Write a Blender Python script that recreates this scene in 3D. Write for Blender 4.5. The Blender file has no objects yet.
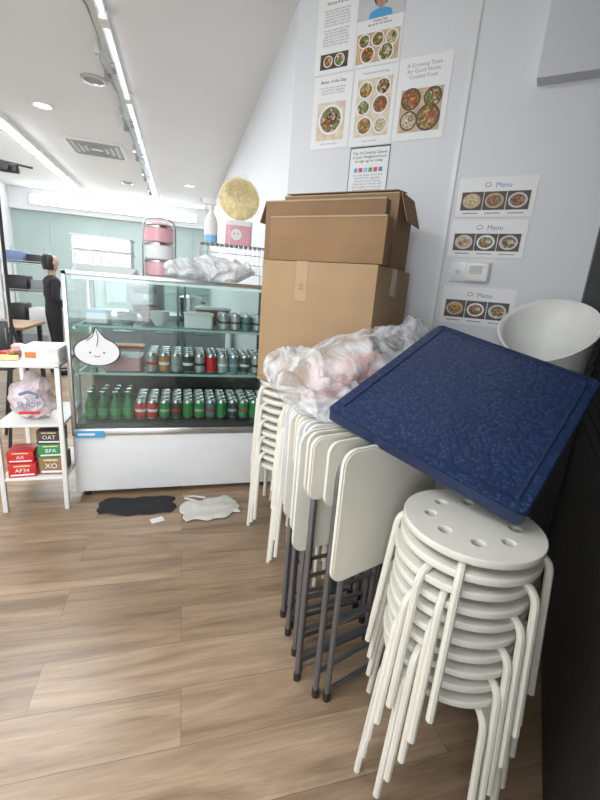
import bpy, bmesh, math, random
from mathutils import Vector, Matrix, noise
random.seed(7)
S=bpy.context.scene
S.view_settings.view_transform='Standard'
R2=math.sqrt(.5)

# ---------------------------------------------------------------- materials
def newmat(name):
    m=bpy.data.materials.new(name); m.use_nodes=True
    nt=m.node_tree; b=nt.nodes['Principled BSDF']; return m,nt,b
def mat(name,col,rough=.5,metal=0,var=.06,scale=12,bump=0,spec=.5,emit=0,coat=0):
    m,nt,b=newmat(name); N=nt.nodes; L=nt.links
    b.inputs['Roughness'].default_value=rough; b.inputs['Metallic'].default_value=metal
    b.inputs['Specular IOR Level'].default_value=spec
    b.inputs['Coat Weight'].default_value=coat
    tc=N.new('ShaderNodeTexCoord'); no=N.new('ShaderNodeTexNoise'); no.inputs['Scale'].default_value=scale
    no.inputs['Detail'].default_value=4
    L.new(tc.outputs['Object'],no.inputs['Vector'])
    cr=N.new('ShaderNodeValToRGB'); e=cr.color_ramp.elements
    e[0].position=.3; e[1].position=.7
    e[0].color=[max(0,c*(1-var)) for c in col]+[1]; e[1].color=[min(1,c*(1+var)) for c in col]+[1]
    L.new(no.outputs['Fac'],cr.inputs[0]); L.new(cr.outputs[0],b.inputs['Base Color'])
    if bump:
        bp=N.new('ShaderNodeBump'); bp.inputs['Strength'].default_value=bump; bp.inputs['Distance'].default_value=.01
        L.new(no.outputs['Fac'],bp.inputs['Height']); L.new(bp.outputs[0],b.inputs['Normal'])
    if emit:
        b.inputs['Emission Color'].default_value=list(col)+[1]; b.inputs['Emission Strength'].default_value=emit
    return m
def foodmat(name,cols,scale=90):
    m,nt,b=newmat(name); N=nt.nodes; L=nt.links
    tc=N.new('ShaderNodeTexCoord'); no=N.new('ShaderNodeTexNoise'); no.inputs['Scale'].default_value=scale*.6; no.inputs['Detail'].default_value=3
    L.new(tc.outputs['Object'],no.inputs['Vector'])
    mp=N.new('ShaderNodeVectorMath'); mp.operation='MULTIPLY_ADD'; mp.inputs[1].default_value=(.03,.03,.03); L.new(no.outputs['Color'],mp.inputs[0]); L.new(tc.outputs['Object'],mp.inputs[2])
    v=N.new('ShaderNodeTexVoronoi'); v.inputs['Scale'].default_value=scale; L.new(mp.outputs[0],v.inputs['Vector'])
    sp=N.new('ShaderNodeSeparateColor'); L.new(v.outputs['Color'],sp.inputs[0])
    cr=N.new('ShaderNodeValToRGB'); cr.color_ramp.interpolation='CONSTANT'; e=cr.color_ramp.elements
    n=len(cols)
    while len(e)<n: e.new(.5)
    for i in range(n): e[i].position=i/n; e[i].color=list(cols[i])+[1]
    L.new(sp.outputs[0],cr.inputs[0])
    cr2=N.new('ShaderNodeValToRGB'); f=cr2.color_ramp.elements; f[0].position=0; f[0].color=(1.25,1.25,1.25,1); f[1].position=.7; f[1].color=(.35,.33,.3,1)
    L.new(v.outputs['Distance'],cr2.inputs[0])
    mx=N.new('ShaderNodeMix'); mx.data_type='RGBA'; mx.blend_type='MULTIPLY'; mx.inputs[0].default_value=1
    L.new(cr.outputs[0],mx.inputs[6]); L.new(cr2.outputs[0],mx.inputs[7]); L.new(mx.outputs[2],b.inputs['Base Color'])
    b.inputs['Roughness'].default_value=.4; return m
def glassmat(name,tint=(.93,.97,.96),gloss=.10,rough=.02):
    m,nt,b=newmat(name); N=nt.nodes; L=nt.links; N.remove(b)
    out=[n for n in N if n.type=='OUTPUT_MATERIAL'][0]
    t=N.new('ShaderNodeBsdfTransparent'); t.inputs[0].default_value=list(tint)+[1]
    g=N.new('ShaderNodeBsdfGlossy'); g.inputs['Roughness'].default_value=rough
    lw=N.new('ShaderNodeLayerWeight'); lw.inputs[0].default_value=.25
    mr=N.new('ShaderNodeMapRange'); mr.inputs['To Min'].default_value=gloss*.5; mr.inputs['To Max'].default_value=min(1,gloss*5)
    L.new(lw.outputs['Fresnel'],mr.inputs[0])
    mx=N.new('ShaderNodeMixShader'); L.new(mr.outputs[0],mx.inputs[0]); L.new(t.outputs[0],mx.inputs[1]); L.new(g.outputs[0],mx.inputs[2])
    L.new(mx.outputs[0],out.inputs[0]); return m
def plasticfilm(name,col=(.9,.92,.94),opac=.35,scale=9,mn=.5):
    m,nt,b=newmat(name); N=nt.nodes; L=nt.links
    out=[n for n in N if n.type=='OUTPUT_MATERIAL'][0]
    b.inputs['Base Color'].default_value=list(col)+[1]; b.inputs['Roughness'].default_value=.22
    tc=N.new('ShaderNodeTexCoord'); no=N.new('ShaderNodeTexNoise'); no.inputs['Scale'].default_value=scale; no.inputs['Detail'].default_value=6; no.inputs['Distortion'].default_value=2.2
    L.new(tc.outputs['Object'],no.inputs['Vector'])
    mr=N.new('ShaderNodeMapRange'); mr.inputs['From Min'].default_value=.38; mr.inputs['From Max'].default_value=.64
    mr.inputs['To Min'].default_value=opac*mn; mr.inputs['To Max'].default_value=min(1,opac*1.6)
    L.new(no.outputs['Fac'],mr.inputs[0])
    bp=N.new('ShaderNodeBump'); bp.inputs['Strength'].default_value=1; bp.inputs['Distance'].default_value=.03
    L.new(no.outputs['Fac'],bp.inputs['Height']); L.new(bp.outputs[0],b.inputs['Normal'])
    t=N.new('ShaderNodeBsdfTransparent'); mx=N.new('ShaderNodeMixShader')
    L.new(mr.outputs[0],mx.inputs[0]); L.new(t.outputs[0],mx.inputs[1]); L.new(b.outputs[0],mx.inputs[2]); L.new(mx.outputs[0],out.inputs[0])
    return m
def emis(name,col,s):
    m,nt,b=newmat(name); b.inputs['Base Color'].default_value=list(col)+[1]
    b.inputs['Emission Color'].default_value=list(col)+[1]; b.inputs['Emission Strength'].default_value=s; return m

def woodfloor():
    m,nt,b=newmat('vinyl_plank'); N=nt.nodes; L=nt.links
    tc=N.new('ShaderNodeTexCoord'); br=N.new('ShaderNodeTexBrick')
    br.inputs['Scale'].default_value=1; br.inputs['Brick Width'].default_value=1.22; br.inputs['Row Height'].default_value=.185
    br.inputs['Mortar Size'].default_value=.0010; br.inputs['Mortar Smooth'].default_value=.3; br.offset=.37
    br.inputs['Color1'].default_value=(.305,.212,.137,1); br.inputs['Color2'].default_value=(.435,.315,.212,1); br.inputs['Mortar'].default_value=(.19,.13,.085,1)
    L.new(tc.outputs['Object'],br.inputs['Vector'])
    mp=N.new('ShaderNodeMapping'); mp.inputs['Scale'].default_value=(.9,8,1)
    L.new(tc.outputs['Object'],mp.inputs['Vector'])
    add=N.new('ShaderNodeVectorMath'); add.operation='MULTIPLY_ADD'; add.inputs[1].default_value=(29,0,63)
    L.new(br.outputs['Color'],add.inputs[0]); L.new(mp.outputs[0],add.inputs[2])
    n1=N.new('ShaderNodeTexNoise'); n1.inputs['Scale'].default_value=1.5; n1.inputs['Detail'].default_value=8; n1.inputs['Distortion'].default_value=1.2; n1.inputs['Roughness'].default_value=.60
    L.new(add.outputs[0],n1.inputs['Vector'])
    cr=N.new('ShaderNodeValToRGB'); e=cr.color_ramp.elements; e[0].position=.30; e[1].position=.68
    e[0].color=(.56,.53,.50,1); e[1].color=(1.18,1.18,1.18,1)
    L.new(n1.outputs['Fac'],cr.inputs[0])
    mp2=N.new('ShaderNodeMapping'); mp2.inputs['Scale'].default_value=(3,60,1); L.new(tc.outputs['Object'],mp2.inputs['Vector'])
    n2=N.new('ShaderNodeTexNoise'); n2.inputs['Scale'].default_value=2; n2.inputs['Detail'].default_value=5; L.new(mp2.outputs[0],n2.inputs['Vector'])
    cr2=N.new('ShaderNodeValToRGB'); f=cr2.color_ramp.elements; f[0].position=.35; f[1].position=.6; f[0].color=(.90,.89,.88,1); f[1].color=(1.04,1.04,1.04,1)
    L.new(n2.outputs['Fac'],cr2.inputs[0])
    mx=N.new('ShaderNodeMix'); mx.data_type='RGBA'; mx.blend_type='MULTIPLY'; mx.inputs[0].default_value=1
    L.new(br.outputs['Color'],mx.inputs[6]); L.new(cr.outputs[0],mx.inputs[7])
    mx2=N.new('ShaderNodeMix'); mx2.data_type='RGBA'; mx2.blend_type='MULTIPLY'; mx2.inputs[0].default_value=1
    L.new(mx.outputs[2],mx2.inputs[6]); L.new(cr2.outputs[0],mx2.inputs[7]); L.new(mx2.outputs[2],b.inputs['Base Color'])
    b.inputs['Roughness'].default_value=.30
    bp=N.new('ShaderNodeBump'); bp.inputs['Strength'].default_value=.10; bp.inputs['Distance'].default_value=.004
    L.new(n1.outputs['Fac'],bp.inputs['Height']); L.new(bp.outputs[0],b.inputs['Normal'])
    return m
def speckle(name,c1,c2):
    m,nt,b=newmat(name); N=nt.nodes; L=nt.links
    tc=N.new('ShaderNodeTexCoord'); v=N.new('ShaderNodeTexVoronoi'); v.inputs['Scale'].default_value=80
    L.new(tc.outputs['Object'],v.inputs['Vector'])
    cr=N.new('ShaderNodeValToRGB'); e=cr.color_ramp.elements; e[0].position=.14; e[1].position=.5; e[0].color=list(c2)+[1]; e[1].color=list(c1)+[1]
    L.new(v.outputs['Distance'],cr.inputs[0])
    no=N.new('ShaderNodeTexNoise'); no.inputs['Scale'].default_value=5; L.new(tc.outputs['Object'],no.inputs['Vector'])
    mr=N.new('ShaderNodeMapRange'); mr.inputs['To Min'].default_value=-.2; mr.inputs['To Max'].default_value=.8; L.new(no.outputs['Fac'],mr.inputs[0])
    mx=N.new('ShaderNodeMix'); mx.data_type='RGBA'; L.new(mr.outputs[0],mx.inputs[0]); L.new(cr.outputs[0],mx.inputs[6]); mx.inputs[7].default_value=list(c1)+[1]
    L.new(mx.outputs[2],b.inputs['Base Color'])
    b.inputs['Roughness'].default_value=.38
    bp=N.new('ShaderNodeBump'); bp.inputs['Strength'].default_value=.6; bp.inputs['Distance'].default_value=.003
    L.new(v.outputs['Distance'],bp.inputs['Height']); L.new(bp.outputs[0],b.inputs['Normal'])
    return m

br_,or_,gr_,cr_,rd_,dk_,yl_=(.30,.13,.05),(.70,.28,.06),(.14,.28,.06),(.80,.70,.50),(.50,.06,.04),(.05,.03,.02),(.80,.55,.12)
M=dict(
 wall=mat('wall_paint',(.72,.74,.775),.6,var=.015,scale=2),
 wall2=mat('wall_paint_far',(.78,.80,.81),.6,var=.02,scale=2),
 ceil=mat('ceiling_paint',(.80,.82,.82),.8,var=.015,scale=2),
 beam=mat('beam_paint',(.64,.66,.69),.7,var=.015,scale=2),
 teal=mat('teal_wall',(.40,.51,.49),.35,var=.05,scale=1),
 floor=woodfloor(),
 white=mat('white_plastic',(.82,.82,.80),.35,var=.02),
 cream=mat('cream_plastic',(.78,.755,.67),.38,var=.02),
 creamseat=mat('cream_seat',(.80,.785,.71),.35,var=.03),
 whitemetal=mat('white_enamel',(.76,.77,.78),.3,var=.02),
 steel=mat('steel',(.62,.63,.64),.28,metal=1,var=.05),
 greytube=mat('grey_tube',(.22,.22,.235),.35,metal=.7,var=.05),
 black=mat('black_plastic',(.02,.02,.022),.4,var=.2),
 dark=mat('dark_interior',(.05,.05,.05),.4,var=.2),
 shutter=mat('dark_shutter',(.014,.012,.012),.6,var=.3,bump=.3,scale=60),
 blue=speckle('navy_speckled',(.016,.034,.100),(.06,.095,.20)),
 bluerim=mat('navy_rim',(.016,.032,.092),.4,var=.1,scale=40,bump=.15),
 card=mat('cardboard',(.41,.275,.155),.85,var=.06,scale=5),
 card2=mat('cardboard_dark',(.265,.16,.085),.85,var=.09,scale=5),  # darker brown board, also the thin lines on the big box
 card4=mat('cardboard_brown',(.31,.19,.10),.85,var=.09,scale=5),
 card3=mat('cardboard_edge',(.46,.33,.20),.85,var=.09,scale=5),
 tape=mat('packing_tape',(.47,.335,.20),.2,var=.05),
 glass=glassmat('display_glass',(.86,.91,.90),.055),
 glassedge=mat('glass_edge',(.40,.58,.54),.15,var=.05),
 clear=glassmat('clear_plastic',(.86,.89,.90),.18,.15),
 film=plasticfilm('plastic_film',(.86,.88,.90),.46,6,.35),
 film2=plasticfilm('plastic_film_white',(.86,.88,.90),.62,7,.8),
 film4=plasticfilm('plastic_film_thin',(.9,.9,.88),.16,9,.3),
 film3=plasticfilm('plastic_bag_pinkwhite',(.86,.74,.78),.75,6,.8),
 pinklump=mat('pink_wrapping',(.78,.46,.44),.5,var=.30,scale=14),
 paper=mat('paper',(.84,.85,.86),.6,var=.01),
 ink=mat('ink',(.05,.05,.06),.6),
 inkg=mat('ink_grey',(.35,.36,.38),.6),
 seam=mat('seam_grey',(.58,.59,.61),.6),
 inkb=mat('ink_blue',(.16,.24,.40),.6),
 food_dark=mat('food_photo_dark',(.07,.05,.04),.5,var=.4,scale=30),
 food_brown=foodmat('food_stew',[br_,or_,br_,dk_,cr_]),
 food_green=foodmat('food_salad',[gr_,(.25,.42,.10),cr_,rd_,gr_]),
 food_orange=foodmat('food_curry',[or_,yl_,br_,gr_,or_]),
 food_cream=foodmat('food_rice',[cr_,(.88,.82,.70),cr_,yl_],140),
 food_red=foodmat('food_soup',[rd_,or_,br_,gr_]),
 tablewood=mat('photo_wood',(.55,.40,.26),.5,var=.2,scale=25),
 tablepale=mat('photo_cloth',(.70,.60,.47),.5,var=.2,scale=25),
 red=mat('red_paint',(.62,.03,.03),.35),
 green=mat('green_can',(.04,.27,.08),.3),
 greenglass=mat('green_bottle',(.02,.17,.05),.1,var=.2),
 yellow=mat('yellow_noodles',(.85,.70,.34),.5,var=.18,scale=45,bump=.5),
 pink=mat('pink_enamel',(.78,.42,.47),.35,var=.05),
 lightblue=mat('light_blue',(.25,.55,.80),.35),
 skyblue=mat('tape_blue',(.08,.38,.72),.4),
 skin=mat('skin',(.45,.30,.22),.5,var=.05),
 hair=mat('hair',(.012,.010,.010),.45),
 blackcloth=mat('black_cloth',(.02,.02,.024),.85,bump=.3,scale=80),
 whitecloth=mat('white_cloth',(.64,.62,.57),.9,bump=.3,scale=60),
 orange=mat('orange_box',(.75,.22,.05),.5),
 counter=mat('counter_grey',(.25,.26,.28),.4),
 brown=mat('brown_wood',(.30,.17,.09),.5,var=.15),
 tube=emis('tube_light',(1,1,1),2.0),
 tube2=emis('strip_light',(.95,.98,1),18),
 down=emis('downlight_glow',(1,.98,.95),5),
 led=emis('case_led',(.9,1,1),.4),
 fillglow=emis('fill_glow',(.93,.97,1),1.0),  # glow of the added window pane behind the camera
)

# ---------------------------------------------------------------- builder
class B:
    def __init__(s,name): s.name=name; s.bm=bmesh.new(); s.ms=[]
    def mi(s,m):
        m=M[m] if isinstance(m,str) else m
        if m not in s.ms: s.ms.append(m)
        return s.ms.index(m)
    def _fin(s,before,m):
        i=s.mi(m)
        for f in s.bm.faces:
            if f not in before: f.material_index=i
    def box(s,c,d,m,rot=None,bev=0,seg=2):
        bf=set(s.bm.faces)
        mt=Matrix.Translation(Vector(c))@(rot.to_4x4() if rot is not None else Matrix())@Matrix.Diagonal((d[0],d[1],d[2],1))
        r=bmesh.ops.create_cube(s.bm,size=1,matrix=mt)
        if bev:
            es=list({e for v in r['verts'] for e in v.link_edges})
            bmesh.ops.bevel(s.bm,geom=es,offset=bev,segments=seg,profile=.5,affect='EDGES')
        s._fin(bf,m)
    def b2(s,lo,hi,m,bev=0):
        s.box([(a+b)/2 for a,b in zip(lo,hi)],[b-a for a,b in zip(lo,hi)],m,bev=bev)
    def lathe(s,prof,m,c=(0,0,0),seg=24,rot=None,cap=True):
        i=s.mi(m); T=Matrix.Translation(Vector(c))@(rot.to_4x4() if rot is not None else Matrix())
        rings=[]
        for r,z in prof:
            rings.append([s.bm.verts.new(T@Vector((r*math.cos(2*math.pi*k/seg),r*math.sin(2*math.pi*k/seg),z))) for k in range(seg)])
        for a,b in zip(rings,rings[1:]):
            for k in range(seg):
                f=s.bm.faces.new((a[k],a[(k+1)%seg],b[(k+1)%seg],b[k])); f.material_index=i
        if cap:
            f=s.bm.faces.new(rings[0][::-1]); f.material_index=i
            f=s.bm.faces.new(rings[-1]); f.material_index=i
    def tube(s,pts,r,m,seg=10,closed=False,bend=0):
        pts=[Vector(p) for p in pts]
        if bend: pts=roundpath(pts,bend)
        i=s.mi(m); n=len(pts); rings=[]
        up=None
        for k,p in enumerate(pts):
            if closed: t=(pts[(k+1)%n]-pts[k-1]).normalized()
            else:
                t=(pts[min(k+1,n-1)]-pts[max(k-1,0)]).normalized()
            if up is None:
                up=Vector((0,0,1)) if abs(t.z)<.9 else Vector((1,0,0))
            a=(up-t*up.dot(t)); a.normalize(); up=a; b=t.cross(a)
            rr=r[k] if isinstance(r,(list,tuple)) else r
            rings.append([s.bm.verts.new(p+(a*math.cos(2*math.pi*j/seg)+b*math.sin(2*math.pi*j/seg))*rr) for j in range(seg)])
        prs=list(zip(rings,rings[1:]))
        if closed: prs.append((rings[-1],rings[0]))
        for a,b in prs:
            for k in range(seg):
                f=s.bm.faces.new((a[k],a[(k+1)%seg],b[(k+1)%seg],b[k])); f.material_index=i
        if not closed:
            s.bm.faces.new(rings[0][::-1]).material_index=i; s.bm.faces.new(rings[-1]).material_index=i
    def plate(s,out,z0,z1,m,T=Matrix()):
        i=s.mi(m)
        a=[s.bm.verts.new(T@Vector((x,y,z0))) for x,y in out]; b=[s.bm.verts.new(T@Vector((x,y,z1))) for x,y in out]
        s.bm.faces.new(a[::-1]).material_index=i; s.bm.faces.new(b).material_index=i
        n=len(out)
        for k in range(n): s.bm.faces.new((a[k],a[(k+1)%n],b[(k+1)%n],b[k])).material_index=i
    def disc(s,x,y,r,z0,z1,m,T=Matrix(),seg=20,ry=None):
        ry=ry or r
        s.plate([(x+r*math.cos(2*math.pi*k/seg),y+ry*math.sin(2*math.pi*k/seg)) for k in range(seg)],z0,z1,m,T)
    def mesh(s,me,m,T=Matrix()):
        i=s.mi(m); nv=len(s.bm.verts); nf=set(s.bm.faces)
        s.bm.from_mesh(me); s.bm.verts.ensure_lookup_table()
        for v in s.bm.verts[nv:]: v.co=T@v.co
        for f in s.bm.faces:
            if f not in nf: f.material_index=i
    def done(s,T=Matrix(),ang=.6,recalc=True):
        bm=s.bm
        if recalc: bmesh.ops.recalc_face_normals(bm,faces=bm.faces)
        for f in bm.faces: f.smooth=True
        for e in bm.edges:
            if len(e.link_faces)==2 and e.calc_face_angle(0)>ang: e.smooth=False
        me=bpy.data.meshes.new(s.name); bm.to_mesh(me); bm.free()
        for m in s.ms: me.materials.append(m)
        o=bpy.data.objects.new(s.name,me); S.collection.objects.link(o)
        o.matrix_world=T if isinstance(T,Matrix) else Matrix.Translation(Vector(T))
        return o
def child(c,p):
    c.parent=p; c.matrix_parent_inverse=p.matrix_world.inverted()
def roundpath(p,r,n=6):
    out=[p[0]]
    for i in range(1,len(p)-1):
        a=(p[i-1]-p[i]); b=(p[i+1]-p[i]); d=min(r,a.length*.49,b.length*.49)
        A=p[i]+a.normalized()*d; C=p[i]+b.normalized()*d
        for k in range(n+1):
            t=k/n; out.append(A*(1-t)**2+p[i]*2*t*(1-t)+C*t*t)
    out.append(p[-1]); return out
def rz(a): return Matrix.Rotation(math.radians(a),3,'Z')
def rx(a): return Matrix.Rotation(math.radians(a),3,'X')
def ry_(a): return Matrix.Rotation(math.radians(a),3,'Y')
def TR(x,y,z=0,a=0): return Matrix.Translation((x,y,z))@Matrix.Rotation(math.radians(a),4,'Z')
def rrect(w,h,r,n=5,cx=0,cy=0):
    o=[]
    for (sx,sy,a0) in ((1,1,0),(-1,1,90),(-1,-1,180),(1,-1,270)):
        for k in range(n+1):
            a=math.radians(a0+90*k/n); o.append((cx+(w/2-r)*sx+r*math.cos(a),cy+(h/2-r)*sy+r*math.sin(a)))
    return o
def textmesh(body,size,ext=.0004):
    c=bpy.data.curves.new('t','FONT'); c.body=body; c.size=size; c.align_x='CENTER'; c.extrude=ext; c.resolution_u=2
    o=bpy.data.objects.new('t',c); S.collection.objects.link(o)
    bpy.context.view_layer.update()
    me=bpy.data.meshes.new_from_object(o.evaluated_get(bpy.context.evaluated_depsgraph_get()))
    bpy.data.objects.remove(o); return me
def blob(name,balls,m,vox=.014,amp=.02,fr=9,zmin=None,T=Matrix(),smooth=8,fine=1.0):
    bm=bmesh.new()
    for c,d in balls:
        bmesh.ops.create_icosphere(bm,subdivisions=3,radius=1,matrix=Matrix.Translation(Vector(c))@Matrix.Diagonal((d[0],d[1],d[2],1)))
    me=bpy.data.meshes.new('tmp'); bm.to_mesh(me); bm.free()
    o=bpy.data.objects.new('tmp',me); S.collection.objects.link(o)
    md=o.modifiers.new('r','REMESH'); md.mode='VOXEL'; md.voxel_size=vox
    sm=o.modifiers.new('s','SMOOTH'); sm.iterations=smooth
    bpy.context.view_layer.update()
    me2=bpy.data.meshes.new_from_object(o.evaluated_get(bpy.context.evaluated_depsgraph_get()))
    bpy.data.objects.remove(o)
    me2.name=name
    ns=[v.normal.copy() for v in me2.vertices]
    for v,n in zip(me2.vertices,ns):
        p=v.co*fr
        w=Vector((noise.noise(p*.7),noise.noise(p*.7+Vector((9,2,1))),noise.noise(p*.7+Vector((4,8,3)))))*1.2
        q=p+w
        h=(1-abs(noise.noise(q))*4)*.35+.6*noise.noise(p*.6)+fine*.3*(.25-abs(noise.noise(q*2.1+Vector((5,5,5)))))
        v.co+=n*h*amp
        if zmin is not None and v.co.z<zmin: v.co.z=zmin
    for p in me2.polygons: p.use_smooth=True
    me2.materials.clear(); me2.materials.append(M[m])
    ob=bpy.data.objects.new(name,me2); S.collection.objects.link(ob); ob.matrix_world=T
    return ob

# ---------------------------------------------------------------- room shell
H=2.83
def wallseg(name,p,q,z0,z1,m,th=.1,side=1):
    p=Vector((p[0],p[1],0)); q=Vector((q[0],q[1],0)); d=(q-p).normalized(); n=Vector((-d.y,d.x,0))*side
    b=B(name); i=b.mi(m)
    lo=[p,q,q+n*th,p+n*th]
    vs=[b.bm.verts.new((v.x,v.y,z0)) for v in lo]+[b.bm.verts.new((v.x,v.y,z1)) for v in lo]
    for f in ((3,2,1,0),(4,5,6,7),(0,1,5,4),(1,2,6,5),(2,3,7,6),(3,0,4,7)): b.bm.faces.new([vs[k] for k in f])
    return b.done()
b=B('floor'); b.b2((-3.5,-3.1,-.1),(2.1,10.4,0),'floor'); b.done()
b=B('ceiling'); b.b2((-3.5,-3.1,H),(2.1,10.4,H+.1),'ceil'); b.done()
wallseg('wall_right',(.62,2.70),(.62,10.2),0,H,'wall',side=-1)
wallseg('wall_poster',(.62,2.70),(1.84,1.48),0,H,'wall',side=1)
wallseg('wall_corridor',(-.1,-.46),(-.1,-3),0,H,'wall',side=1)
wallseg('wall_left',(-3.3,-3),(-3.3,10.2),0,H,'wall2',side=1)
wallseg('wall_back',(-3.3,-3),(-.1,-3),0,H,'wall2',side=-1)
b=B('added_window_1'); b.b2((-2.9,-3,.5),(-.5,-2.985,2.5),'fillglow')  # unseen glowing window, added behind the camera to brighten the poster wall
for x in (-2.93,-1.72,-.5): b.b2((x,-3,.45),(x+.05,-2.95,2.55),'whitemetal')
for z in (.45,2.5): b.b2((-2.93,-3,z),(-.45,-2.95,z+.05),'whitemetal')
b.done()
b=B('wall_far'); b.b2((-3.4,10.2,0),(.72,10.3,2.43),'teal'); b.b2((-3.4,10.1,2.43),(.72,10.3,H),'wall2')
b.b2((-3.3,10.17,1.0),(.62,10.2,1.03),'steel')
for x in (-2.6,-1.6,-.6,.2): b.b2((x,10.18,0),(x+.015,10.2,2.43),'seam')
WF=b.done()
b=B('wall_shutter'); L_=1.94*math.sqrt(2)
b.b2((0,-.10,0),(L_,-.02,H),'shutter')
z=.02
while z<H-.05:
    b.box((L_/2,-.022,z+.028),(L_,.020,.040),'shutter',rot=rx(12)); z+=.058
b.done(TR(-.1,-.46,0,45))
Tw=Matrix(((R2,0,-R2,.62),(-R2,0,-R2,2.70),(0,1,0,0),(0,0,0,1)))
b=B('trim_1'); b.b2((1.635,0,.0),(1.745,H,.07),'black'); b.done(Tw)
b=B('trim_2'); b.b2((.965,0,0),(.985,H,.006),'whitemetal'); b.b2((.985,0,0),(.991,H,.002),'seam'); b.done(Tw)
b=B('ceiling_beam'); b.b2((1.274,2.253,0),(1.72,H,.08),'beam'); b.done(Tw)

# ---------------------------------------------------------------- posters
def poster(s,z,w,h,kind,seed):
    r=random.Random(seed); b=B('wall_poster_sheet')
    b.b2((-w/2,-h/2,.001),(w/2,h/2,.003),'paper')
    q=.0032; q1=.0044
    def line(x0,x1,y,t,m='ink'): b.b2((x0,y-t/2,q-.0005),(x1,y+t/2,q1),m)
    def T(body,size,x,y,m='ink'): b.mesh(textmesh(body,size),m,Matrix.Translation((x*w,y*h,q)))
    def photo(x0,y0,x1,y1,bg,bowls,rim='paper'):
        b.b2((x0*w,y0*h,q-.0005),(x1*w,y1*h,q1),bg)
        for j,(x,y,rr,c) in enumerate(bowls):
            z0=q1+j*.00005
            b.disc(x*w,y*h,rr*w,z0,z0+.0003,rim); b.disc(x*w,y*h,rr*w*.84,z0+.0003,z0+.0006,c)
            b.disc(x*w+rr*w*.25,y*h+rr*w*.2,rr*w*.3,z0+.0006,z0+.0009,r.choice(['food_green','food_cream','food_orange','food_red']),seg=9)
    words='we cook simple meals every\nday with fresh vegetables\nsoups and rice for families\nplease ask our friendly staff\nabout weekly set menus and\nclasses for the young cooks'
    if kind==0:
        T('Home Kitchen',.022,0,.38); T(words,.0135,0,.30,'inkg'); T(words,.0135,0,.05,'inkg'); photo(-.35,-.44,.35,-.24,'food_dark',[(-.15,-.34,.12,'food_orange'),(.14,-.34,.13,'food_green')])
    if kind==1:
        b.b2((-.5*w,.06*h,q-.0005),(.5*w,.5*h,q1),'seam')
        b.disc(.0*w,.29*h,.040,q1,q1+.0006,'hair'); b.disc(.0*w,.26*h,.029,q1+.0006,q1+.001,'skin',ry=.034); b.disc(.0*w,.30*h,.030,q1+.001,q1+.0013,'hair',ry=.016); b.plate([(-.065,.06*h+.001),(.065,.06*h+.001),(.055,.05),(.02,.062),(-.02,.062),(-.055,.05)],q1,q1+.0005,'skyblue')
        for ex_ in (-.011,.011): b.disc(ex_,.262*h,.003,q1+.001,q1+.0014,'ink',seg=8)
        b.disc(0,.225*h,.007,q1+.001,q1+.0014,'red',seg=10,ry=.002)
        T('Cooking Class\nsign up for our lessons',.014,0,.02); photo(-.46,-.46,.46,-.10,'tablewood',[(-.30,-.19,.13,'food_green'),(0,-.19,.14,'food_orange'),(.30,-.20,.14,'food_cream'),(-.2,-.36,.16,'food_red'),(.2,-.36,.17,'food_green')])
    if kind==2:
        T('Bento of the Day',.022,0,.40); T('\n'.join(words.split('\n')[:3]),.0135,0,.33,'inkg'); photo(-.36,-.38,.36,.14,'tablepale',[(0,-.10,.32,'food_green')])
        b.disc(.04*w,-.08*h,.035,q1+.001,q1+.0014,'food_brown'); b.disc(-.1*w,-.15*h,.022,q1+.001,q1+.0016,'food_red'); T('order at the counter',.012,0,-.44,'inkg')
    if kind==3:
        T('fresh every morning',.017,0,.42,'inkg'); photo(-.40,-.38,.40,.36,'tablepale',[(-.2,.22,.17,'food_orange'),(.2,.24,.17,'food_brown'),(-.22,-.0,.16,'food_green'),(.17,.02,.19,'food_red'),(-.16,-.24,.19,'food_orange'),(.22,-.25,.16,'food_cream')])
        T('ask us for details',.012,0,-.45,'inkg')
    if kind==4:
        T('A Growing Taste\nfor Good Home\nCooked Food',.025,-.02,.38,'inkg'); photo(-.40,-.40,.40,.12,'tablewood',[(-.2,.0,.19,'food_red'),(.22,.0,.17,'food_green'),(-.2,-.26,.17,'food_cream'),(.17,-.24,.23,'food_orange')],'food_dark')
    if kind==5:
        for (x0,y0,x1,y1) in ((-.5,.47,.5,.5),(-.5,-.5,.5,-.48),(-.5,-.5,-.485,.5),(.485,-.5,.5,.5)): b.b2((x0*w,y0*h,q-.0005),(x1*w,y1*h,q1),'ink')
        T('Top 10 Cooking Classes\nin your Neighbourhood\nto sign up for today',.020,0,.34)
        for i,c in enumerate(('skyblue','red','lightblue','green','red','inkb')): b.b2(((-.36+i*.125)*w,-.04*h,q),((-.27+i*.125)*w,.05*h,q1),c)
        T(words,.0150,0,-.12,'inkg')
    if kind==6:
        b.mesh(textmesh('Menu',.032),'inkb',Matrix.Translation((.03,h*.24,q)))
        b.disc(-.04,h*.31,.014,q,q1,'inkb',ry=.011); b.disc(-.04,h*.31,.011,q1,q1+.0006,'paper',ry=.008)
        for i in range(3):
            x0=-.44+i*.295; b.b2((x0*w,-.32*h,q-.0005),((x0+.285)*w,.14*h,q1),'food_dark')
            cx=(x0+.14)*w; c=r.choice(['food_orange','food_brown','food_green','food_cream','food_red'])
            ex_=.042
            b.disc(cx,-.09*h,ex_,q1,q1+.0006,r.choice(['paper','seam','tablewood']),ry=.034); b.disc(cx,-.09*h,ex_*.8,q1+.0006,q1+.0012,c,ry=.026); b.disc(cx+.01,-.07*h,.014,q1+.0012,q1+.0018,r.choice(['food_green','food_cream','food_orange']),seg=9,ry=.010); b.disc(cx-.015,-.12*h,.011,q1+.0012,q1+.0018,r.choice(['food_red','food_cream','food_brown']),seg=8)
            line((x0+.04)*w,(x0+.24)*w,-.40*h,.005,'inkg')
    b.done(Tw@Matrix.Translation((s,z,0)))
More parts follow.
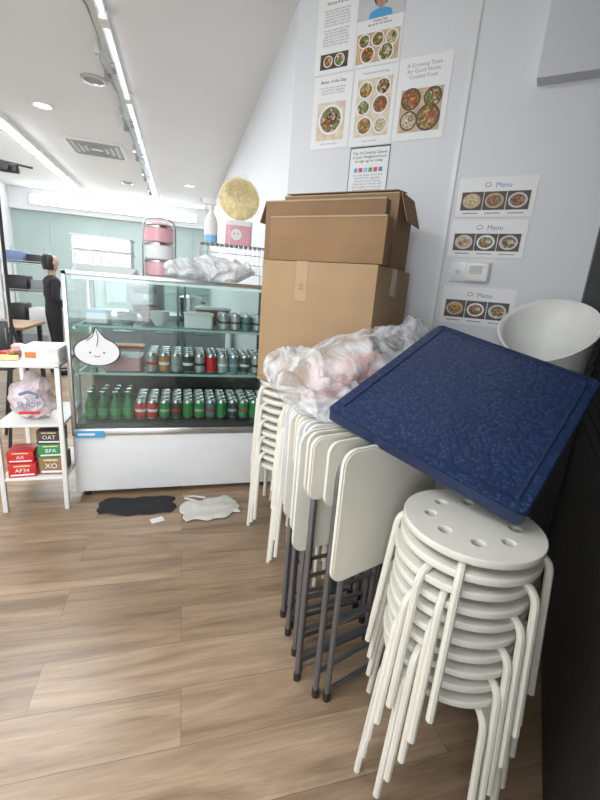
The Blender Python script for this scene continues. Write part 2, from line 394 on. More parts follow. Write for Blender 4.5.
poster(.246,2.635,.235,.36,0,1); poster(.49,2.64,.25,.37,1,2); poster(.255,2.265,.235,.36,2,3)
poster(.50,2.265,.24,.365,3,4); poster(.757,2.272,.264,.37,4,5); poster(.512,1.96,.23,.235,5,6)
poster(1.185,1.803,.35,.18,6,11); poster(1.18,1.612,.35,.175,6,12); poster(1.19,1.285,.35,.19,6,14)
b=B('thermostat'); b.b2((-.095,-.05,.001),(.095,.05,.012),'whitemetal',bev=.003); b.b2((-.02,-.045,.012),(.09,.045,.035),'white',bev=.006)
b.b2((.0,-.01,.035),(.06,.03,.037),'seam'); b.disc(-.06,0,.010,.012,.018,'seam'); b.done(Tw@Matrix.Translation((1.13,1.452,0)))

# ---------------------------------------------------------------- ceiling fixtures
b=B('track_light')
b.b2((-.06,0,-.035),(.06,7.2,0),'whitemetal'); b.b2((-.02,0,-.06),(.02,7.2,-.035),'steel')
for i in range(6):
    y=.15+i*1.18; b.tube([(.045,y,-.06),(.045,y+1.08,-.06)],.011,'tube',8)
    b.b2((.02,y-.04,-.075),(.07,y,-.03),'white'); b.b2((.02,y+1.08,-.075),(.07,y+1.12,-.03),'white')
    b.b2((-.075,y+.3,-.09),(-.045,y+.34,0),'seam'); b.b2((-.085,y+.75,-.07),(-.04,y+.80,0),'inkg'); b.b2((.0,y+.5,-.085),(.03,y+.60,-.05),'inkg')
b.tube([(-.045+.025*math.sin(i*1.7),i*.3,-.055-.016*math.cos(i*2.1)) for i in range(24)],.006,'inkg',6)
b.done((-.5,1.95,H))
b=B('ceiling_tube_light')
for k in range(3):
    b.b2((-.06,k*1.32,-.05),(.06,k*1.32+1.25,0),'whitemetal'); b.tube([(0,k*1.32+.04,-.07),(0,k*1.32+1.2,-.07)],.022,'tube2',8)
b.done((-1.87,5.6,H))
def downlight(x,y,on=True):
    b=B('recessed_downlight'); b.lathe([(.10,0),(.10,-.012),(.075,-.016),(.07,-.004),(.0699,-.003)],'steel' if not on else 'white',seg=28)
    b.lathe([(.068,-.004),(.066,-.008)],'down' if on else 'inkg',seg=28); b.done((x,y,H))
downlight(-.70,4.28,False); downlight(-1.30,5.11); downlight(.12,7.8); downlight(-.9,8.3,False)
b=B('ceiling_air_vent'); b.b2((-.33,-.33,-.02),(.33,.33,0),'white')
for i in range(4):
    a=.28-i*.065
    for (c,d) in (((0,a,-.024),(2*a,.03,.01)),((0,-a,-.024),(2*a,.03,.01)),((a,0,-.024),(.03,2*a,.01)),((-a,0,-.024),(.03,2*a,.01))): b.box(c,d,'inkg')
b.done((-1.04,6.38,H))
b=B('strip_light'); b.b2((-1.6,-.06,-.09),(1.6,0,.09),'whitemetal'); b.b2((-1.58,-.075,-.07),(1.58,-.06,.07),'tube2'); c_=b.done((-1.3,10.099,2.62)); child(c_,WF)

# ---------------------------------------------------------------- display case
W,D,HC=1.18,.62,1.305
b=B('refrigerated_display_case')
b.b2((0,.01,.04),(W,D,.43),'whitemetal',bev=.006)
b.b2((.0,0,.395),(W,.02,.437),'steel',bev=.004)
for x in (.05,W-.05):
    for y in (.06,D-.06): b.lathe([(.02,0),(.02,.045)],'black',(x,y,0),12)
b.b2((.02,.02,.43),(W-.02,D-.02,.465),'dark')
for x in (0,W-.022):
    for y in (0,D-.022): b.b2((x,y,.43),(x+.022,y+.022,HC-.02),'steel',bev=.003)
for (lo,hi) in (((0,0,HC-.022),(W,.025,HC)),((0,D-.025,HC-.022),(W,D,HC)),((0,0,HC-.022),(.025,D,HC)),((W-.025,0,HC-.022),(W,D,HC))): b.b2(lo,hi,'steel',bev=.003)
b.b2((.02,.02,HC-.014),(W-.02,D-.02,HC-.006),'glass')
b.b2((.02,.004,.44),(W-.02,.010,HC-.02),'glass')
for x in (.004,W-.01): b.b2((x,.02,.44),(x+.006,D-.02,HC-.02),'glass')
b.b2((.02,D-.012,.44),(W*.52,D-.006,HC-.02),'glass'); b.b2((W*.48,D-.02,.44),(W-.02,D-.014,HC-.02),'glass')
for x in (.03,W*.48,W*.52,W-.04): b.b2((x,D-.026,.44),(x+.014,D-.004,HC-.02),'greytube')
b.b2((.03,D-.10,.465),(W-.03,D-.03,.64),'dark')
for zz in (.753,1.02):
    b.b2((.03,.05,zz-.004),(W-.03,D-.05,zz+.003),'glass'); b.b2((.03,.044,zz-.007),(W-.03,.05,zz+.006),'glassedge')
    b.b2((.025,.05,zz-.02),(.04,D-.05,zz-.006),'steel'); b.b2((W-.04,.05,zz-.02),(W-.025,D-.05,zz-.006),'steel')
    b.b2((.03,.30,zz-.02),(W-.03,.315,zz-.008),'whitemetal')
b.b2((.04,.03,HC-.040),(W-.04,.045,HC-.025),'led')
b.b2((.02,-.003,.385),(.17,.0095,.425),'skyblue'); b.b2((.03,-.005,.40),(.12,-.002,.412),'paper')
for i in range(8): b.b2((-.003,.2,.10+i*.03),(.002,.45,.112+i*.03),'inkg')
b.done((-.6,2.46,0))
b=B('garlic_character_sticker')
def bulb(sc,n=48):
    pts=[]
    for k in range(n):
        a=2*math.pi*k/n; x=math.cos(a)*.112; y=math.sin(a)*.075
        if y>0:
            t=max(0,1-abs(x)/.05); y+=.055*t**1.5
        pts.append((x*sc,y*sc))
    return pts
TS=Matrix(((1,0,0,0),(0,0,-1,0),(0,1,0,0),(0,0,0,1)))
b.plate([(x*1.07,y*1.07) for x,y in bulb(1)],0,.001,'ink',TS); b.plate(bulb(1),.001,.002,'paper',TS)
b.disc(-.035,-.005,.005,.002,.003,'ink',TS,10); b.disc(.035,-.005,.005,.002,.003,'ink',TS,10)
b.tube([(-.018,-.0035,-.022),(0,-.0035,-.028),(.018,-.0035,-.022)],.0017,'ink',6)
b.tube([(0,-.0035,.03),(.008,-.0035,.08),(.0,-.0035,.12)],.002,'ink',6)
b.tube([(-.05,-.0035,.06),(-.02,-.0035,.085),(-.004,-.0035,.13)],.0022,'ink',6)
b.done((-.447,2.4625,.885))
CAN=[(.024,0),(.031,.006),(.032,.015),(.032,.105),(.026,.118),(.026,.121),(.023,.119)]
def can(b,x,y,z,m,s=1.0,h=1.0,band=None):
    b.lathe([(r*s,zz*h) for r,zz in CAN[2:4]],m,(x,y,z),14,cap=False)
    b.lathe([(r*s,zz*h) for r,zz in CAN[:3]],'steel',(x,y,z),14); b.lathe([(r*s,zz*h) for r,zz in CAN[3:]],'steel',(x,y,z),14)
    if band: b.lathe([(r*s*1.01,zz*h) for r,zz in ((.032,.050),(.032,.066))],band,(x,y,z),14,cap=False)
X0,Y0=-.6,2.46
lab_s=mat('can_silver',(.42,.44,.45),.3,.3); lab_d=mat('can_dark',(.06,.07,.07),.3); lab_t=mat('can_teal',(.08,.22,.24),.3); lab_o=mat('can_amber',(.50,.25,.10),.3)
def canrow(x0,x1,z,mats,rows=(.10,.18,.26,.34),h=1.0,bands=(None,)):
    b=B('drink_cans'); x=x0; i=0
    while x<x1:
        m=mats[i%len(mats)]
        for yy in rows: can(b,x,yy,0,m,1,h,bands[i%len(bands)])
        x+=.069; i+=1
    b.done((X0,Y0,z))
canrow(.43,1.12,.7565,[lab_s,lab_o,lab_s,lab_d,lab_s,'red',lab_s,lab_t,lab_d,lab_s],bands=('red','paper','inkg','paper','ink'))
canrow(.36,.47,.466,['red'],bands=('paper',))
canrow(.50,1.13,.466,['green',lab_d,'green','green',lab_t],bands=('glassedge','red',None))
canrow(.85,1.12,1.0235,[lab_s,lab_s,lab_t],(.14,.22,.30),.8,bands=('ink',))
b=B('green_glass_bottles')
for i in range(4):
    for j in range(3):
        b.lathe([(.026,0),(.031,.006),(.031,.09),(.026,.11),(.013,.13),(.012,.155),(.015,.157),(.015,.168)],'greenglass',(.085+i*.068,.10+j*.08,0),16)
        b.lathe([(.0315,.03),(.0315,.075)],'green',(.085+i*.068,.10+j*.08,0),16,cap=False)
b.done((X0,Y0,.466))
def tub(name,x,y,z,w,d,h,m,lid):
    b=B(name); b.plate(rrect(w,d,.02),0,h,m); b.plate(rrect(w*1.06,d*1.06,.022),h,h+.012,lid); b.plate(rrect(w*.85,d*.85,.02),h+.012,h+.016,lid); b.done((X0+x,Y0+y,z))
tub('food_tub',.27,.18,.757,.20,.14,.08,'pink','paper'); tub('food_tub',.26,.40,.757,.20,.14,.10,'paper','orange')
tub('food_tub',.13,.24,1.0235,.12,.14,.06,'paper','lightblue'); tub('food_tub',.70,.22,1.0235,.17,.14,.075,'paper','whitemetal'); tub('food_tub',.80,.46,1.0235,.22,.14,.10,'brown','paper')
def bowlstack(name,x,y,z,m,n=3,r=.06):
    b=B(name)
    for i in range(n): b.lathe([(r*.5,i*.018),(r*.55,i*.018+.004),(r*.95,i*.018+.045),(r,i*.018+.05),(r*.93,i*.018+.045),(r*.5,i*.018+.008)],m,seg=24)
    b.done((X0+x,Y0+y,z))
bowlstack('bowl_stack',.29,.2,1.0235,'counter',2); bowlstack('bowl_stack',.47,.22,1.0235,'paper',3); bowlstack('bowl_stack',.40,.40,1.0235,'brown',3)

# --------------------------------------------------------------- on top of the case
ZT=HC+.0005
b=B('paper_sheets')
for i in range(6): b.box((0,0,.003+i*.006),(.32,.20,.005),'paper' if i%2 else 'whitemetal',rot=rz(i*2-5))
b.done((-.42,2.73,ZT))
b=B('clear_food_container')
for k in range(2):
    z0=k*.08
    for (lo,hi) in (((-.15,-.1,z0),(.15,-.097,z0+.07)),((-.15,.097,z0),(.15,.1,z0+.07)),((-.15,-.1,z0),(-.147,.1,z0+.07)),((.147,-.1,z0),(.15,.1,z0+.07)),((-.15,-.1,z0),(.15,.1,z0+.003))): b.b2(lo,hi,'clear')
    b.plate(rrect(.31,.21,.02),z0+.07,z0+.074,'clear'); b.tube([(-.155,-.105,z0+.073),(.155,-.105,z0+.073),(.155,.105,z0+.073),(-.155,.105,z0+.073)],.003,'paper',6,closed=True)
    for k2 in range(6): b.b2((-.13+k2*.045,-.09,z0+.004),(-.105+k2*.045,.06,z0+.028+.012*(k2%3)),'seam' if k2%2 else 'inkg')
for k in range(7): b.b2((-.14+k*.045,-.104,.01),(-.137+k*.045,-.1005,.065),'paper')
b.done((-.43,2.74,ZT+.0375))
b=B('tiffin_carrier')
for i in range(3):
    z0=.005+i*.095; b.lathe([(.074,z0),(.082,z0+.008),(.082,z0+.078),(.078,z0+.082)],'pink' if i!=1 else 'paper',seg=28); b.lathe([(.085,z0+.080),(.085,z0+.090)],'steel',seg=28)
b.lathe([(.08,.29),(.07,.300),(.03,.308),(.001,.31)],'pink',seg=28)
b.tube([(-.092,0,.0),(-.092,0,.31),(-.03,0,.335),(.03,0,.335),(.092,0,.31),(.092,0,0)],.005,'steel',8,bend=.03)
b.done((-.13,2.74,ZT))
blob('white_plastic_bag',[((0,0,.05),(.22,.12,.06)),((.13,.02,.075),(.13,.10,.065)),((-.13,-.01,.055),(.13,.10,.055)),((.0,.0,.095),(.13,.08,.04)),((-.18,-.03,.03),(.08,.08,.025))],'film2',vox=.008,amp=.04,fr=9,zmin=.0,smooth=14,T=Matrix.Translation((.175,2.60,ZT+.001)))
b=B('wire_rack')
for x in (0,.42):
    for y in (0,.20): b.tube([(x,y,0),(x,y,.235)],.005,'steel',8)
for y in [i*.025 for i in range(9)]: b.tube([(0,y,.235),(.42,y,.235)],.0025,'steel',6)
for x in (0,.14,.28,.42): b.tube([(x,0,.23),(x,.2,.23)],.003,'steel',6)
for z in (.06,.12,.18):
    b.tube([(0,0,z),(.42,0,z)],.0025,'steel',6)
for i in range(1,14): b.tube([(i*.03,0,.06),(i*.03,0,.235)],.002,'steel',5)
b.done((.11,2.82,ZT))
ZR=ZT+.2385
b=B('spray_bottle')
b.lathe([(.036,0),(.042,.006),(.042,.05)],'lightblue',seg=20); b.lathe([(.042,.05),(.042,.13),(.03,.165),(.014,.19),(.013,.21)],'white',seg=20)
b.lathe([(.017,.205),(.017,.23)],'white',seg=16); b.box((-.015,0,.25),(.085,.024,.04),'white',bev=.008); b.box((-.06,0,.255),(.02,.016,.02),'seam'); b.tube([(-.03,0,.235),(-.045,0,.20),(-.04,0,.185)],.005,'white',8)
b.done((.18,2.92,ZR))
b=B('pink_biscuit_tin'); b.plate(rrect(.17,.13,.03),0,.12,'pink'); b.plate(rrect(.175,.135,.032),.12,.15,'paper')
RX=Matrix.Rotation(math.pi/2,4,'X')
b.disc(-.02,.065,.035,.066,.068,'paper',RX,20); b.disc(-.032,.07,.004,.068,.069,'ink',RX,8); b.disc(-.008,.07,.004,.068,.069,'ink',RX,8)
b.done((.355,2.92,ZR))
b=B('bag_of_yellow_noodles')
b.lathe([(.001,-.045),(.05,-.043),(.10,-.032),(.125,-.012),(.130,0),(.122,.014),(.10,.03),(.05,.04),(.001,.042)],'yellow',seg=36,rot=rx(80))
for i in range(9):
    rr=.02+i*.0125
    b.tube([(rr*math.cos(a)+.006*math.sin(5*a+i),-.045+.022*(rr/.13)**2*1.4,rr*math.sin(a)+.006*math.cos(7*a)) for a in [2*math.pi*k/40 for k in range(40)]],.0035,'yellow',6,closed=True)
nb=b.done((.355,2.92,ZR+.15+.136))
fb=blob('wrapper',[((0,0,0),(.138,.06,.134)),((.03,0,.125),(.035,.02,.03))],'film4',vox=.01,amp=.02,fr=12,T=nb.matrix_world.copy(),zmin=-.133); child(fb,nb)

# --------------------------------------------------------------- white shelf table left
b=B('white_shelf_table'); x1=.325; y1=.45
for x in (.012,x1-.012):
    for y in (.012,y1-.012): b.box((x,y,.41),(.024,.024,.82),'white',bev=.003)
for z0,z1 in ((.81,.835),(.49,.505),(.185,.20)): b.b2((0 if z0>.8 else .002,0 if z0>.8 else .002,z0),(x1,y1,z1),'white',bev=.003)
b.done((-.935,2.345,0))
def printedbox(name,x,y,z,d,m,a=0,txt=None,side='paper'):
    b=B(name); b.b2((-d[0]/2,-d[1]/2,0),(d[0]/2,d[1]/2,d[2]),m,bev=.002)
    b.b2((-d[0]*.42,-d[1]/2-.001,d[2]*.12),(d[0]*.42,-d[1]/2+.001,d[2]*.24),side); b.b2((-d[0]*.3,-d[1]/2-.001,d[2]*.82),(d[0]*.3,-d[1]/2+.001,d[2]*.9),'yellow')
    if txt: b.mesh(textmesh(txt,d[2]*.42),side,Matrix.Translation((0,-d[1]/2-.001,d[2]*.38))@Matrix.Rotation(math.pi/2,4,'X'))
    b.done(TR(x,y,z,a))
printedbox('grocery_box',-.835,2.43,.2015,(.13,.14,.075),'red',5,'AF34')
printedbox('grocery_box',-.84,2.44,.2775,(.125,.13,.065),'red',2,'AX')
printedbox('grocery_box',-.69,2.45,.2015,(.12,.14,.10),'brown',-3,'XO')
printedbox('grocery_box',-.695,2.45,.302,(.12,.13,.075),'green',3,'BPA')
printedbox('grocery_box',-.695,2.45,.378,(.12,.12,.075),'food_dark',-2,'OAT')
sb=blob('shopping_bag',[((0,0,.085),(.115,.09,.085)),((.03,0,.17),(.07,.06,.06)),((-.03,.01,.15),(.07,.06,.06)),((.0,.01,.225),(.03,.03,.035))],'film3',vox=.008,amp=.03,fr=9,zmin=0,smooth=10,T=Matrix.Translation((-.785,2.48,.506)))
b=B('bag_print'); b.mesh(textmesh('SHOP',.045),'inkb',Matrix.Rotation(math.pi/2,4,'X')); b.tube([(-.04,0,.07),(-.0,0,.085),(.04,0,.07),(.04,0,.05)],.008,'inkb',6); b.box((0,0,-.03),(.10,.002,.015),'red'); c_=b.done((-.775,2.383,.59)); child(c_,sb)
b=B('white_tray_box'); b.plate(rrect(.17,.20,.01),0,.06,'white'); b.plate(rrect(.18,.21,.012),.06,.075,'paper'); b.b2((-.07,-.1015,.02),(-.02,-.1,.05),'orange'); b.done((-.70,2.48,.836))
b=B('snack_packets')
b.box((0,0,.012),(.10,.06,.024),'yellow',rot=rz(15),bev=.006); b.box((-.02,.09,.015),(.09,.07,.03),'red',rot=rz(-20),bev=.006); b.box((.02,.04,.035),(.05,.05,.02),'food_orange',rot=rz(5),bev=.004); b.lathe([(.03,0),(.035,.02),(.035,.05),(.02,.06)],'pink',(.0,.17,0),16)
b.done((-.865,2.42,.836))

# --------------------------------------------------------------- stools
def seatmesh():
    c=bpy.data.curves.new('seat','CURVE'); c.dimensions='2D'; c.fill_mode='BOTH'; c.extrude=.006; c.bevel_depth=.003; c.bevel_resolution=1
    def circ(x,y,r,n):
        s=c.splines.new('POLY'); s.points.add(n-1); s.use_cyclic_u=True
        for k in range(n): s.points[k].co=(x+r*math.cos(2*math.pi*k/n),y+r*math.sin(2*math.pi*k/n),0,1)
    circ(0,0,.162,48)
    for k in range(8): circ(.098*math.cos(k*math.pi/4),.098*math.sin(k*math.pi/4),.0175,16)
    o=bpy.data.objects.new('seat',c); S.collection.objects.link(o); bpy.context.view_layer.update()
    me=bpy.data.meshes.new_from_object(o.evaluated_get(bpy.context.evaluated_depsgraph_get())); bpy.data.objects.remove(o); return me
SEAT=seatmesh()
def stack(x,y,n,z0,dz,a0,step,lr=.0095,foot=.207,bulge=.176):
    b=B('stool_stack'); perm=[(i*5)%n if n%5 else (i//2 + (i%2)*(n//2)) for i in range(n)]
    r=random.Random(n+int(x*100))
    for i in range(n):
        zt=z0+i*dz; ox,oy=(r.random()-.5)*.008,(r.random()-.5)*.008
        b.mesh(SEAT,'creamseat',Matrix.Translation((ox,oy,zt-.009))@Matrix.Rotation(r.random()*.3+(.2 if i==n-1 else 0),4,'Z'))
        b.lathe([(.146,zt-.030),(.156,zt-.018)],'creamseat',(ox,oy,0),40,cap=False)
        for q in range(4):
            an=math.radians(a0+step*perm[i]+90*q+r.random()*1.5); c,s_=math.cos(an),math.sin(an)
            P=lambda rr,z: (ox+rr*c,oy+rr*s_,z)
            b.tube([P(.05,zt-.026),P(bulge,zt-.030),P(foot,zt-z0)],lr,'cream',8,bend=.045)
    return b.done((x,y,0),ang=.7)
stack(.684,.749,10,.410,.0417,176,5.5)
stack(.555,2.03,11,.410,.0435,177,2.5,foot=.19)
stack(.60,1.685,11,.410,.0435,174,2.5,foot=.19)

# --------------------------------------------------------------- folding chairs
def fchair(x,y,a,pm='cream',back=False):
    b=B('folding_chair')
    w=.175; t=.0100; f=-1 if back else 1
    b.tube([(-w,.016*f,.012),(-w,.016*f,.84),(w,.016*f,.84),(w,.016*f,.012)],t,'greytube',10,bend=.05)
    b.tube([(-w+.024,-.014*f,.012),(-w+.024,-.014*f,.78)],t,'greytube',10); b.tube([(w-.024,-.014*f,.012),(w-.024,-.014*f,.78)],t,'greytube',10)
    b.tube([(-w+.024,-.014*f,.035),(w-.024,-.014*f,.035)],t*.9,'greytube',8); b.tube([(-w,.016*f,.10),(w,.016*f,.10)],t*.9,'greytube',8)
    b.tube([(-w+.024,-.014*f,.30),(w-.024,-.014*f,.30)],t*.8,'greytube',8)
    for sx in (-1,1):
        b.lathe([(.0125,0),(.0125,.03)],'black',(sx*w,.016*f,0),10); b.lathe([(.0125,0),(.0125,.03)],'black',(sx*(w-.024),-.014*f,0),10)
        b.box((sx*(w-.012),.001,.45),(.03,.012,.05),'black',bev=.003)
    def panel(out,y0,dirn):
        for k,(ins,t0,t1) in enumerate(((0,.0,.010),(.006,.010,.013))):
            T=Matrix(((1,0,0,0),(0,0,dirn,y0),(0,1,0,0),(0,0,0,1)))
            o=rrect(out[0]-2*ins,out[1]-2*ins,out[2]-ins,cy=out[3])
            b.plate(o,t0,t1,pm,T)
    panel((.42,.20,.035,.80),.026*f,f)
    if back: panel((.40,.20,.035,.80),-.000,-f)
    panel((.42,.415,.045,.69),-.025*f,-f)
    b.done(TR(x,y,0,a))
fchair(.600,1.035,19,'cream'); fchair(.550,1.125,15,'cream',True); fchair(.570,1.215,12,'white',True); fchair(.570,1.30,9,'cream',True); fchair(.575,1.385,6,'white',True)

# --------------------------------------------------------------- cardboard boxes
Te=lambda x,y,z: Matrix(((R2,R2,0,x),(-R2,R2,0,y),(0,0,1,z),(0,0,0,1)))
b=B('cardboard_box'); w,d,h=.565,.48,.57
b.b2((0,0,0),(w,d,h),'card',bev=.004)
b.b2((w*.38-.03,-.0015,h-.17),(w*.38+.03,.002,h+.001),'tape'); b.b2((w*.38-.03,-.0005,h-.001),(w*.38+.03,d,h+.0012),'tape')
b.b2((.0,-.0008,.02),(w,.001,.023),'card2'); b.b2((w-.001,.0,.02),(w+.0008,d,.023),'card2')
b.b2((w-.002,d*.4,h-.12),(w+.0015,d*.55,h),'tape')
for i in range(3): b.b2((w*.36,-.0018,h-.10-i*.010),(w*.40,.001,h-.096-i*.010),'card2')
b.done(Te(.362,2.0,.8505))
ZB=.8505+.572
def cbox(name,x,y,w,d,h,m,ang=0,flaps=()):
    b=B(name); b.b2((0,0,0),(w,d,h),m,bev=.003)
    b.b2((.0,d/2-.002,h-.0005),(w,d/2+.002,h+.001),'card3'); b.b2((-.0005,-.0008,h*.5),(w+.0005,.001,h*.5+.002),m)
    b.b2((.002,-.002,h-.005),(w-.002,.002,h+.0015),'card3')
    if 'r' in flaps: b.box((w+.022,d*.5,h-.055),(.004,d*.92,.13),'card4',rot=ry_(-19))
    if 'l' in flaps: b.box((-.016,d*.5,h-.045),(.004,d*.92,.10),'card4',rot=ry_(19))
    if 't' in flaps: b.box((w*.5,d*.30,h+.018),(w*.96,d*.60,.004),m,rot=rx(7)); b.box((w*.5,d*.005,h-.001),(w*.96,.004,.005),'card3')
    b.done(Te(x,y,ZB)@Matrix.Rotation(math.radians(ang),4,'Z'))
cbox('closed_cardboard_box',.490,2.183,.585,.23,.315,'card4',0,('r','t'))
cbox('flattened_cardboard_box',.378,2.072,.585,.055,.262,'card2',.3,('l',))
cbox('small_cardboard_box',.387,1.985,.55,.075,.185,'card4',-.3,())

# --------------------------------------------------------------- plastic bag with pink goods
pb=blob('plastic_bag',[((.45,1.585,.985),(.12,.13,.10)),((.57,1.44,1.0),(.155,.15,.13)),((.70,1.42,1.02),(.14,.12,.14)),((.82,1.50,1.05),(.13,.10,.14)),((.94,1.58,1.09),(.11,.07,.13)),((.43,1.46,.955),(.09,.12,.06)),((.50,1.30,.94),(.13,.12,.055)),((.44,1.22,.925),(.08,.08,.03))],'film',vox=.010,amp=.05,fr=7,zmin=.904,smooth=10)
pk=blob('pink_packets',[((.56,1.46,.985),(.10,.09,.075)),((.68,1.44,1.01),(.10,.08,.085)),((.50,1.36,.945),(.08,.06,.035)),((.61,1.40,1.02),(.06,.06,.045))],'pinklump',vox=.012,amp=.02,fr=14,zmin=.915); child(pk,pb)

# --------------------------------------------------------------- blue table top
A=Vector((.434,1.085,.961)); Bp=Vector((.762,.628,.839)); C=Vector((1.292,1.016,1.094)); Dp=A+C-Bp
ex=(Bp-A).normalized(); ey=(C-Bp); ey=(ey-ex*ey.dot(ex)).normalized(); ez=ex.cross(ey)
cen=(A+Bp+C+Dp)/4; w=(Bp-A).length; l=((C-Bp).length)
b=B('blue_table_top')
Tt=Matrix(((ex.x,ey.x,ez.x,cen.x),(ex.y,ey.y,ez.y,cen.y),(ex.z,ey.z,ez.z,cen.z),(0,0,0,1)))
b.plate(rrect(w,l,.02,4),-.040,-.004,'bluerim'); b.plate(rrect(w-.008,l-.008,.018,4),-.004,0,'blue')
for sx in (-1,1):
    b.box((sx*(w/2-.032),0,.0005),(.008,l-.075,.006),'bluerim',bev=.0015)
    b.box((0,sx*(l/2-.032),.0005),(w-.075,.008,.006),'bluerim',bev=.0015)
b.box((0,l/2-.010,.001),(w-.03,.008,.006),'bluerim',bev=.002)
b.done(Tt)

# --------------------------------------------------------------- high chair
b=B('high_chair')
def shell():
    i=b.mi('white'); n=36; rings=[]
    for rr,fz in ((.02,0),(.12,0),(.150,.12),(.160,.35),(.166,.6),(.175,.85),(.188,.97),(.192,1.0),(.185,1.015),(.170,.98),(.155,.8),(.150,.5),(.140,.14),(.11,.03),(.02,.03)):
        ring=[]
        for k in range(n):
            a=2*math.pi*k/n; back=.5+.5*math.cos(a); hh=.20+.24*(back**.8)
            ring.append(b.bm.verts.new((rr*math.cos(a),rr*math.sin(a)*.98,.90+hh*fz)))
        rings.append(ring)
    for p,q in zip(rings,rings[1:]):
        for k in range(n): b.bm.faces.new((p[k],p[(k+1)%n],q[(k+1)%n],q[k])).material_index=i
    b.bm.faces.new(rings[0][::-1]).material_index=i; b.bm.faces.new(rings[-1]).material_index=i
shell()
for sx in (-1,1):
    for sy in (-1,1): b.tube([(sx*.07,sy*.07,.905),(sx*.08,sy*.08,.01)],.011,'greytube',10)
b.done(TR(1.455,1.385,0,35))

# --------------------------------------------------------------- floor cloths
def cloth(name,pts,m,seed,hgt,T):
    b=B(name); i=b.mi(m); n=56; k=30
    g=[]
    for u in range(n+1):
        row=[]
        for v in range(k+1):
            x=u/n*2-1; y=v/k*2-1
            rad=1-.12*noise.noise(Vector((x*1.3,y*1.3,seed)))
            X=x*pts[0]*(.85+.15*math.sqrt(1-.5*y*y))*rad+.02*noise.noise(Vector((y*2,seed,0))); Y=y*pts[1]*math.sqrt(1-.30*x*x)*rad+.035*noise.noise(Vector((x*2,seed,2)))
            e=max(abs(x),abs(y)); q=Vector((X*6+noise.noise(Vector((X*5,Y*5,1))),Y*10,seed))
            z=.004+hgt*(1-e**6)*max(0,.35+.6*(1-abs(noise.noise(q))*3.2)*.6+.5*noise.noise(q*.5))
            row.append(b.bm.verts.new((X,Y,z)))
        g.append(row)
    for u in range(n):
        for v in range(k): b.bm.faces.new((g[u][v],g[u+1][v],g[u+1][v+1],g[u][v+1])).material_index=i
    o=b.done(T,ang=3); md=o.modifiers.new('s','SOLIDIFY'); md.thickness=.003; md.offset=1
    return o
cloth('black_mat',(.21,.10),'blackcloth',2,.010,TR(-.25,2.33,0,-4))
wc=cloth('white_cloth_bag',(.165,.115),'whitecloth',8,.026,TR(.165,2.235,0.001,10))
b=B('cloth_strap'); b.tube([(.02,.07,.02),(-.04,.10,.028),(-.08,.12,.028),(-.03,.14,.028),(.05,.11,.028)],.006,'whitecloth',6,bend=.03); c_=b.done((.09,2.22,0)); child(c_,wc)
b=B('paper_scrap'); b.box((0,0,.003),(.07,.045,.003),'paper',rot=rz(20)); b.box((.01,.01,.006),(.04,.02,.002),'paper',rot=rz(40)); b.done((-.13,2.155,.0))

# --------------------------------------------------------------- background
b=B('metal_wire_shelf')
for x in (0,.5):
    for y in (0,.4): b.tube([(x,y,0),(x,y,1.55)],.013,'steel',8)
for z in (.2,.6,1.0,1.35):
    for y in (0,.4): b.tube([(0,y,z),(.5,y,z)],.007,'steel',6); b.tube([(0,y,z+.03),(.5,y,z+.03)],.004,'steel',6)
    for x in (0,.5): b.tube([(x,0,z),(x,.4,z)],.007,'steel',6)
    for i in range(11): b.tube([(.0+i*.05,0,z+.004),(.0+i*.05,.4,z+.004)],.004,'steel',5)
for (lo,hi,m_) in (((.03,.02,.212),(.45,.35,.45),'counter'),((.05,.02,.612),(.22,.3,.85),'black'),((.26,.02,.612),(.46,.3,.80),'whitemetal'),((.03,.05,1.012),(.26,.3,1.2),'black'),((.30,.05,1.012),(.46,.3,1.16),'counter'),((.05,.03,1.362),(.25,.3,1.50),'inkb'),((.28,.03,1.362),(.45,.3,1.47),'black')): b.b2(lo,hi,m_,bev=.01)
b.done((-2.18,6.2,0))
b=B('kitchen_counter'); b.b2((0,0,0),(1.35,.6,.86),'counter'); b.b2((-.02,-.02,.86),(1.37,.62,.90),'steel')
for i in range(3): b.b2((.03+i*.44,-.012,.1),(.43+i*.44,0,.80),'counter'); b.b2((.12+i*.44,-.025,.70),(.32+i*.44,-.012,.715),'steel')
b.done((-.85,5.0,0))
b=B('espresso_machine'); b.b2((0,0,.03),(.4,.35,.38),'greytube',bev=.02); b.b2((.03,-.06,.0),(.37,.1,.05),'black'); b.b2((.08,-.05,.22),(.32,.02,.30),'black',bev=.01); b.lathe([(.03,0),(.03,.05)],'steel',(.2,-.03,.17),12); b.done((-.6,5.1,.9))
b=B('stock_pot'); b.lathe([(.12,0),(.13,.01),(.13,.2),(.135,.205),(.12,.215),(.02,.235),(.02,.26)],'steel',seg=28); b.tube([(.13,-.04,.15),(.17,-.04,.15),(.17,.04,.15),(.13,.04,.15)],.008,'black',8,bend=.02); b.done((.1,5.3,.9))
b=B('dining_table'); b.b2((-.5,-.35,.72),(.5,.35,.75),'brown',bev=.005)
for x in (-.45,.45):
    for y in (-.3,.3): b.box((x,y,.36),(.04,.04,.72),'black')
b.done((-1.95,4.85,0))
def dchair(x,y,a):
    b=B('dining_chair'); b.box((0,0,.45),(.4,.4,.03),'black',bev=.01); b.box((0,.19,.72),(.4,.02,.28),'black',bev=.01)
    for sx in (-.18,.18):
        b.tube([(sx,-.18,0),(sx,-.18,.44)],.012,'steel',8); b.tube([(sx,.18,0),(sx,.19,.8)],.012,'steel',8)
    b.done(TR(x,y,0,a))
dchair(-1.60,4.2,180); dchair(-2.08,4.2,176)
b=B('camera_tripod')
for k in range(3):
    a=2*math.pi*k/3+.4; b.tube([(0,0,.9),(.19*math.cos(a),.19*math.sin(a),.01)],.012,'black',8)
